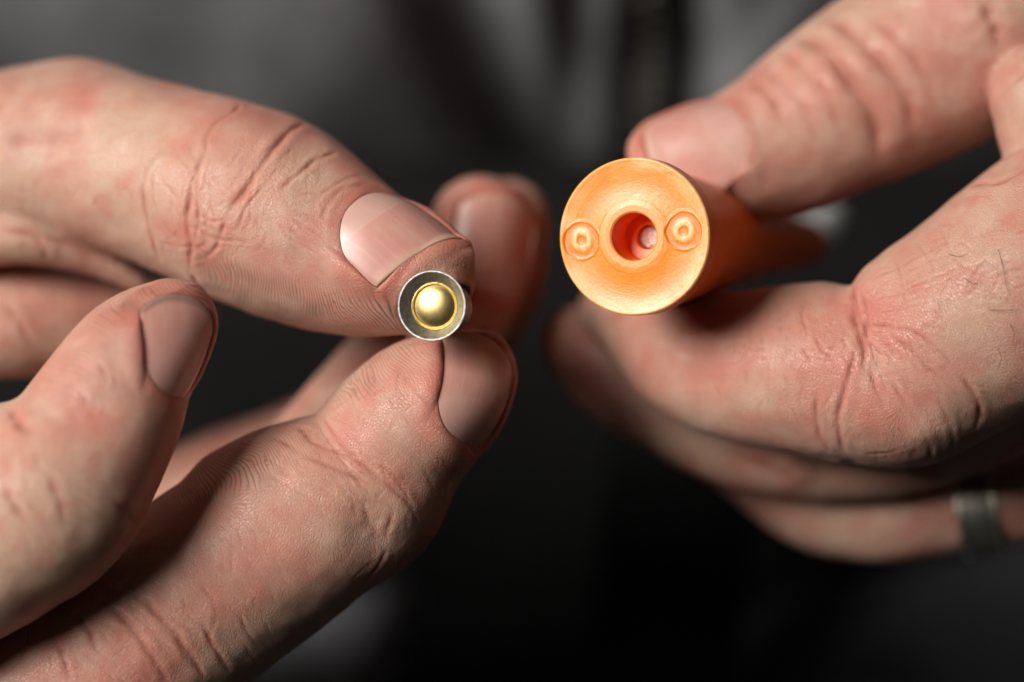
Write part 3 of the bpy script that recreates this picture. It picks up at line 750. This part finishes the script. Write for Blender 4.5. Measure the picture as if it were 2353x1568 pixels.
# metal cap -------------------------------------------------------
def steel_material():
    s = N('steel'); o = s.coord((1000, 1000, 1000))
    n = s.noise(o, 1.6, 5, 0.65); f = s.noise(o, 9.0, 4, 0.7)
    col = s.mix(s.ramp(n, 0.35, 0.7), (0.40, 0.395, 0.375), (0.27, 0.26, 0.235))
    col = s.mix(s.ramp(f, 0.58, 0.75, 0, 0.5), col, (0.20, 0.17, 0.13))
    h = s.math('ADD', s.math('MULTIPLY', f, 0.6), n)
    s.p(Base_Color=col, Metallic=1.0, Roughness=s.ramp(f, 0.3, 0.7, 0.40, 0.58), Normal=s.bump(h, 0.00005, 0.6)); return s.m
def brass_material():
    s = N('brass'); o = s.coord((1000, 1000, 1000))
    n = s.noise(o, 2.6, 5, 0.7); f = s.noise(o, 12, 3, 0.7)
    col = s.mix(s.ramp(n, 0.38, 0.68), (0.66, 0.51, 0.23), (0.48, 0.33, 0.11))
    s.p(Base_Color=col, Metallic=1.0, Roughness=s.ramp(n, 0.3, 0.7, 0.28, 0.38), Normal=s.bump(s.math('ADD', n, s.math('MULTIPLY', f, 0.5)), 0.000022, 0.5)); return s.m
STEEL, BRASS = steel_material(), brass_material()
cap = empty('metal_cap', CAP_C + CAP_DIR * 3.5)
def child(name, V, F, mat, root, smooth=True):
    o = link(name, V - np.array(root.location) / MM, F, mat, root, smooth); return o
pr = fillet([(7.0, 0.0), (7.0, 2.7), (6.4, 3.05), (1.1, 3.05), (0.75, 3.35), (0.32, 4.0), (0.0, 4.05), (0.0, 3.80), (0.22, 3.62), (0.60, 3.25), (0.92, 2.90), (1.0, 2.80), (1.5, 2.78), (1.7, 2.5), (1.7, 0.0)], 0.10, 3)
V, F = lathe(pr, CAP_C, CAP_DIR, 128)
rad = np.linalg.norm((V - CAP_C) - ((V - CAP_C) @ CAP_DIR)[:, None] * CAP_DIR, axis=1)
V = V + (0.022 * vnoise(V * 3.2, 5) * (rad > 3.5))[:, None] * CAP_DIR + (V - CAP_C) * (0.004 * vnoise(V * 4.5, 8) * (rad > 3.8))[:, None]
child('steel_cup', V, F, STEEL, cap)
pb = [(1.65, 2.74), (1.14, 2.74), (1.08, 2.70), (1.10, 2.62), (1.55, 2.58), (1.60, 2.49)]
for i in range(15):
    a = (1 - i / 14.0) * 1.02
    pb.append((1.24 - 2.90 * (math.cos(a) - math.cos(1.02)) * 0.42, 2.90 * math.sin(a)))
V, F = lathe(pb, CAP_C, CAP_DIR, 112)
child('brass_dome', V, F, BRASS, cap)
tag(cap, 'small round steel cap with a shiny brass dome, pinched at the thumbnail', 'metal cap')

# orange tube -----------------------------------------------------
def plastic_material(face):
    s = N('orange_plastic_face' if face else 'orange_plastic'); o = s.coord((1000, 1000, 1000))
    n = s.noise(o, 0.45, 4, 0.6)
    col = s.mix(s.ramp(n, 0.3, 0.7), (0.84, 0.165, 0.012), (0.87, 0.205, 0.018))
    h = s.math('MULTIPLY', s.noise(o, 2.5, 4, 0.6), 0.6); rough = 0.36
    if face:
        pa = s.attr('polar').outputs['Vector']       # x radius mm, y turns, z wear
        sep = s.n('ShaderNodeSeparateXYZ'); s.l(pa, sep.inputs[0])
        arcs = s.noise(s.coord((2.6, 1.1, 0), pa), 1.0, 4, 0.65, 1.6)
        arcs2 = s.noise(s.coord((3.0, 2.2, 0), pa, (3, 9, 0)), 1.0, 4, 0.7, 1.2)
        wear = sep.outputs[2]; wearp = s.math('MAXIMUM', wear, 0.0)
        col = s.mix(s.ramp(s.math('ADD', arcs, s.math('MULTIPLY', wearp, 0.28)), 0.52, 0.80, 0, 0.6), (0.84, 0.270, 0.020), (0.87, 0.40, 0.080))
        col = s.mix(s.math('MULTIPLY', wearp, s.ramp(arcs2, 0.34, 0.66, 0.15, 0.85)), col, (0.94, 0.72, 0.46))
        col = s.mix(s.math('MULTIPLY', wear, -1.0, clamp=True), col, (0.78, 0.215, 0.016))
        h = s.math('ADD', h, s.math('MULTIPLY', arcs, 0.35)); rough = s.ramp(arcs, 0.3, 0.7, 0.26, 0.42)
    s.p(Base_Color=col, Roughness=rough, Normal=s.bump(h, 0.00006, 0.8), Subsurface_Weight=0.6 if face else 0.4, Subsurface_Scale=0.0014, Specular_IOR_Level=0.5)
    s.b.inputs['Subsurface Radius'].default_value = (1.0, 0.42, 0.10)
    return s.m
PLF, PLB = plastic_material(True), plastic_material(False)
tube = empty('plastic_tube', TUBE_C + TUBE_DIR * 30)
tx, ty, tz = frame_of(TUBE_DIR)
R0 = 9.1
nr, nt = 150, 320
rr = np.r_[np.linspace(2.75, 8.95, nr), [9.03, 9.08, 9.10]]; th = np.linspace(0, 2 * math.pi, nt, endpoint=False)
RR, TH = np.meshgrid(rr, th, indexing='ij'); X, Y = RR * np.cos(TH), RR * np.sin(TH)
Z = np.zeros_like(RR)
Z -= 0.03 * sstep(4.45, 4.10, RR) * sstep(2.75, 2.95, RR) - 0.0                       # collar round the bore, proud
Z += 0.14 * sstep(2.95, 2.75, RR)
Z += 0.28 * (1 - (np.clip(RR - 6.2, -2.6, 2.6) / 2.6) ** 2)                           # slight dish
Z += 0.22 * sstep(8.9, 9.10, RR) ** 2
# direction of the two pips in the face plane, from where they are seen
def in_face(u, v):
    d = P(u, v, 0) - np.array([0, -CAM_D, 0]); e = np.array([0, -CAM_D, 0])
    t = ((TUBE_C - e) @ tz) / (d @ tz + 0.0); q = e + t * d - TUBE_C
    return q @ tx, q @ ty
wear = 0.75 * sstep(6.6, 8.7, RR) * (0.65 + 0.5 * vnoise(np.stack([X / 2.2, Y / 2.2, 0 * X], -1).reshape(-1, 3), 4).reshape(RR.shape)) + 0.25 * sstep(4.6, 4.0, RR)
for (pu, pv) in ((1335, 553), (1570, 531)):
    cx, cy = in_face(pu, pv)
    rho = np.hypot(X - cx, Y - cy); w = 2.22 + 0.05 * np.sin(3 * np.arctan2(Y - cy, X - cx))
    rho = rho + 0.10 * vnoise(np.stack([X * 1.3, Y * 1.3, 0 * X], -1).reshape(-1, 3), 31).reshape(RR.shape)
    Z = np.where(rho < w + 0.2, Z * sstep(w - 0.05, w + 0.15, rho) + 0.24 * sstep(w + 0.14, w - 0.2, rho), Z)
    Z -= 0.09 * sstep(1.6, 1.0, rho) ; Z += 0.13 * sstep(0.75, 0.35, rho)
    wear = np.where(rho < w, 0.8 * sstep(1.5, 1.0, rho) * sstep(0.4, 0.75, rho) - 0.9 * sstep(1.35, 1.55, rho) - 0.6 * sstep(0.6, 0.45, rho), wear)
V = TUBE_C + X[..., None] * tx + Y[..., None] * ty + Z[..., None] * tz
ii = np.arange(RR.size).reshape(RR.shape); jn = np.roll(ii, -1, 1)
F = np.stack([ii[:-1], ii[1:], jn[1:], jn[:-1]], -1).reshape(-1, 4)[:, ::-1]
fo = child('end_disc', V.reshape(-1, 3), F, PLF, tube)
attr(fo, 'polar', np.stack([RR.ravel(), (TH / (2 * math.pi) * 12 + np.sin(TH) * 2).ravel(), np.clip(wear, -1, 1).ravel()], 1))
sd_ = [(0.22, 9.10)] + [(3.0, 9.08), (3.35, 8.95), (3.6, 8.62), (4.2, 8.45)] + [(t, r) for t, r in TUBE_PROFILE[3:]] + [(72.4, 2.9), (72.4, 2.2)]
V, F = lathe(fillet(sd_, 0.25, 4), TUBE_C, TUBE_DIR, 128)
child('body', V, F, PLB, tube)
V, F = lathe(fillet([(0.13, 2.755), (4.8, 2.68), (4.8, 1.42), (13.0, 1.38), (13.0, 0.0)], 0.12, 3), TUBE_C, TUBE_DIR, 96)
child('bore', V, F[:, ::-1], PLB, tube)
PEW = N('pale_metal'); o_ = PEW.coord((1000, 1000, 1000)); PEW.p(Base_Color=(0.80, 0.72, 0.62), Metallic=0.35, Roughness=0.35, Normal=PEW.bump(PEW.noise(o_, 1.6, 3, 0.6), 0.0004, 1.0))
V, F = lathe(fillet([(7.5, 1.38), (6.0, 1.34), (5.8, 1.05), (5.7, 0.5), (5.65, 0.0)], 0.2, 3), TUBE_C, TUBE_DIR, 48)
child('striker', V, F, PEW.m, tube)
tag(tube, 'orange plastic tube with round pierced end disc, gripped in the ringed hand', 'plastic tube')

# finger ring -----------------------------------------------------
RINGM = N('dark_steel'); o_ = RINGM.coord((1000, 1000, 1000))
RINGM.p(Base_Color=RINGM.mix(RINGM.noise(o_, 1.2, 4, 0.7), (0.46, 0.45, 0.38), (0.20, 0.20, 0.17)), Metallic=0.95, Roughness=0.42)
rc = P(2248, 1163, 39.7); rdir = unit(P(2400, 1130, 38.2) - P(2100, 1172, 41.2))
ring = empty('finger_ring', rc)
pts = fillet([(-2.7, 5.55), (-2.7, 6.1), (-2.1, 6.35), (2.1, 6.35), (2.7, 6.1), (2.7, 5.55), (-2.7, 5.55)], 0.25, 3)
V, F = lathe(pts, rc, rdir, 72); child('band', V, F, RINGM.m, ring)
BEAD = N('worn_metal'); BEAD.p(Base_Color=(0.72, 0.68, 0.56), Metallic=1.0, Roughness=0.38)
for t in (-2.2, 2.2):
    V, F = lathe(fillet([(t - .32, 6.3), (t - .25, 6.52), (t + .25, 6.52), (t + .32, 6.3), (t - .32, 6.3)], 0.1, 2), rc, rdir, 72); child('edge_bead', V, F, BEAD.m, ring)
tag(ring, 'dark metal ring worn on the lowest finger of the gripping hand', 'ring')

# ------------------------------------------------------------------ clothes behind
def cloth(name, col, rough=0.85, weave=1.4):
    s = N(name); o = s.coord((1000, 1000, 1000))
    n = s.noise(o, 0.05, 4, 0.6); w = s.noise(s.coord((weave, weave, 0.4), o), 1.0, 3)
    c = s.mix(s.ramp(n, 0.3, 0.7), tuple(x * 0.85 for x in col), tuple(x * 1.15 for x in col))
    s.p(Base_Color=c, Roughness=rough, Normal=s.bump(w, 0.0002, 0.6), Specular_IOR_Level=0.06); return s.m

def sheet(name, mat, x0, x1, z0, z1, fun, parent, step=2.0, thick=1.2):
    xs = np.arange(x0, x1 + step, step); zs = np.arange(z0, z1 + step, step)
    X, Z = np.meshgrid(xs, zs, indexing='ij'); Y = fun(X, Z)
    A = np.stack([X, Y, Z], -1).reshape(-1, 3); B = A + np.array([0, thick, 0]); n = len(A)
    ii = np.arange(n).reshape(X.shape); q = np.stack([ii[:-1, :-1], ii[1:, :-1], ii[1:, 1:], ii[:-1, 1:]], -1).reshape(-1, 4)
    rim = np.concatenate([ii[:, 0], ii[-1, 1:], ii[-2::-1, -1], ii[0, -2:0:-1]]); r2 = np.roll(rim, -1)
    F = np.concatenate([q, q[:, ::-1] + n, np.stack([rim, rim + n, r2 + n, r2], 1)])
    V = np.concatenate([A, B])
    return child(name, V, F, mat, parent)

def ridge(X, Z, pts, w, h, sharp=2.0):
    """a fold running along a picture-space polyline on the cloth (mm at its own depth)"""
    q = np.array([P(u, v, 115)[[0, 2]] for u, v in pts])
    p2 = np.stack([X.ravel(), Z.ravel()], 1); best = np.full(len(p2), 1e9); sgn = np.zeros(len(p2))
    for a, b in zip(q[:-1], q[1:]):
        ab = b - a; t = np.clip(((p2 - a) @ ab) / (ab @ ab), 0, 1); dv = p2 - (a + t[:, None] * ab); d = np.linalg.norm(dv, axis=1)
        m = d < best; best[m] = d[m]
    return (h * np.exp(-(best / w) ** sharp)).reshape(X.shape)

JACKET = cloth('jacket_cloth', (0.19, 0.193, 0.198))
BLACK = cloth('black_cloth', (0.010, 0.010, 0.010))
TROUSER = cloth('trouser_cloth', (0.045, 0.045, 0.048)); GREY_LIGHTENED = cloth('grey_cloth_lightened', (0.16, 0.165, 0.18))  # grey one raised in colour, painting in light the hand keeps off that leg
jacket = empty('jacket', (0, 120, 0))
def jack(X, Z):
    Y = 112 + 0.0009 * X ** 2 + 0.020 * np.clip(84 - Z, 0, None) ** 2
    Y -= ridge(X, Z, [(600, -300), (840, 40), (1000, 250), (1120, 480)], 18, 19)
    Y -= ridge(X, Z, [(1110, -300), (1230, 60), (1320, 330), (1340, 600)], 9, 12)
    Y += ridge(X, Z, [(990, -300), (1090, 20), (1220, 250), (1340, 470), (1360, 700)], 7, 14)
    Y += ridge(X, Z, [(1330, -300), (1330, 600)], 4, 7)
    Y -= ridge(X, Z, [(1390, -300), (1395, 600)], 7, 6)
    Y += ridge(X, Z, [(1500, -300), (1500, 700)], 7, 4)
    Y += ridge(X, Z, [(1600, -300), (1600, 700)], 5, 9)
    Y -= ridge(X, Z, [(1760, -300), (1740, 100), (1680, 420)], 13, 14)
    Y += ridge(X, Z, [(1900, -300), (1700, 80), (1560, 30)], 7, 9)
    Y -= ridge(X, Z, [(100, -300), (330, 60), (560, 300)], 22, 16)
    Y += ridge(X, Z, [(-100, -200), (60, 60), (250, 200)], 16, 14)
    Y += 3.0 * fbm(np.stack([X / 26, Z / 40, 0 * X], -1).reshape(-1, 3), 3, 3).reshape(X.shape)
    return Y
sheet('front_panel', JACKET, -150, 150, 20, 120, jack, jacket)
ZIP = N('zip_metal'); ZIP.p(Base_Color=(0.32, 0.31, 0.27), Metallic=0.6, Roughness=0.5)
def zipy(z):
    return float(jack(np.array([[18.9 + 3]]), np.array([[z]]))[0, 0])
zx = P(1500, 100, 112)[0]
tp = link('zip_tape', [(0, 0, 0)], [], None); bpy.data.objects.remove(tp)
zs = np.arange(29, 118, 2.4)
zy = jack(np.full((1, len(zs)), zx), zs[None])[0] - 1.0
tapeV, tapeF = [], []
for i, z in enumerate(zs):
    for dx in (-5.5, 5.5):
        tapeV.append((zx + dx, zy[i], z))
    if i: k = 2 * i; tapeF.append((k - 2, k - 1, k + 1, k))
child('zip_tape', np.array(tapeV), np.array(tapeF), BLACK, jacket)
first = None
for i, z in enumerate(zs):
    for sgn in (-1, 1):
        zz = z + (0.6 if sgn > 0 else -0.6); c = np.array([zx + sgn * 1.3, zy[i] - 1.0, zz])
        if first is None:
            b = np.array([(x, y, w) for x in (-1.7, 1.7) for y in (-.7, .7) for w in (-.42, .42)])
            f = np.array([(0, 1, 3, 2), (4, 6, 7, 5), (0, 4, 5, 1), (2, 3, 7, 6), (0, 2, 6, 4), (1, 5, 7, 3)])
            first = link('zip_tooth', b, f, ZIP.m, jacket, smooth=False); o = first
        else:
            o = first.copy(); COL.objects.link(o); o.parent = jacket
        o.location = Vector(c - np.array(jacket.location) / MM) * MM
tag(jacket, 'dark grey zipped jacket with soft folds behind the hands', 'jacket')

shirt = empty('shirt', (0, 150, -40))
def shirtf(X, Z):
    return 150 + 0.0012 * X ** 2 + 2.0 * vnoise(np.stack([X / 25, Z / 30, 0 * X + 5], -1).reshape(-1, 3), 6).reshape(X.shape)
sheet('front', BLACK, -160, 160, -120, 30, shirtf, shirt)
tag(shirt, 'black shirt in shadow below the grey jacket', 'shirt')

trousers = empty('trousers', (0, 120, -80))
def leg(pts, col):
    f = Field([Chain('leg', pts, (0, -1, 0), 1, 0.5, 60)], None)
    c = f.chains[0]; lo = (c.c - c.r[:, None]).min(0) - 6; hi = (c.c + c.r[:, None]).max(0) + 6
    V, F = surface_nets(f, lo, hi, 3.0); V = project(f, V)
    V = V + vnormals(V, F) * (2.2 * fbm(V / np.array([26, 26, 15]), 3, 11))[:, None]
    child('trouser_leg', V, F, col, trousers)
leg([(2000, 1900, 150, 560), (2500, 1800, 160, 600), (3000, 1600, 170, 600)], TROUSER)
leg([(400, 1750, 75, 260), (640, 1560, 75, 230), (830, 1425, 78, 140), (910, 1375, 84, 80)], GREY_LIGHTENED)
tag(trousers, 'dark trousers blurred at the bottom behind the hands', 'trousers')

rag = empty('cloth_patch', P(1860, 520, 78))
RAG = cloth('pale_cloth', (0.33, 0.35, 0.345))
f = Field([Chain('r', [(1800, 512, 78, 22), (1860, 522, 76, 34), (1925, 520, 80, 30)], (0, -1, 0), 1, 1, 20), Chain('r2', [(1900, 500, 80, 30), (1905, 545, 78, 18)], (0, -1, 0), 1, 3, 12)], None)
V, F = surface_nets(f, P(1740, 620, 66) + np.array([0, 0, 0]), P(2000, 420, 92), 1.0)
V = V + vnormals(V, F) * (0.8 * fbm(V / 4.0, 3, 3))[:, None]
child('fold', V, F, RAG, rag)
tag(rag, 'pale grey scrap of cloth glimpsed between thumb and orange tube', 'cloth')

strap = empty('strap', P(1560, 1200, 100))
q0, q1 = P(1590, 930, 118), P(1500, 1750, 104); side = unit(np.cross(q1 - q0, (0, 1, 0))) * 11.5
V, F = [], []
for i in range(40):
    c = q0 + (q1 - q0) * i / 39
    for j in range(9):
        t = j / 4 - 1; V.append(c + side * t + np.array([0, 1.5 * t * t + 0.15 * math.sin(i * 2.2), 0]))
        if i and j: k = 9 * i + j; F.append((k, k - 1, k - 10, k - 9))
V = np.array(V); n_ = len(V); F = np.array(F); V = np.concatenate([V, V + np.array([0, 1.6, 0])]); F = np.concatenate([F, F[:, ::-1] + n_])
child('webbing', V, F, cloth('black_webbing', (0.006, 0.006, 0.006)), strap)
tag(strap, 'black webbing strap hanging in the shadow below the gripping hand', 'strap')
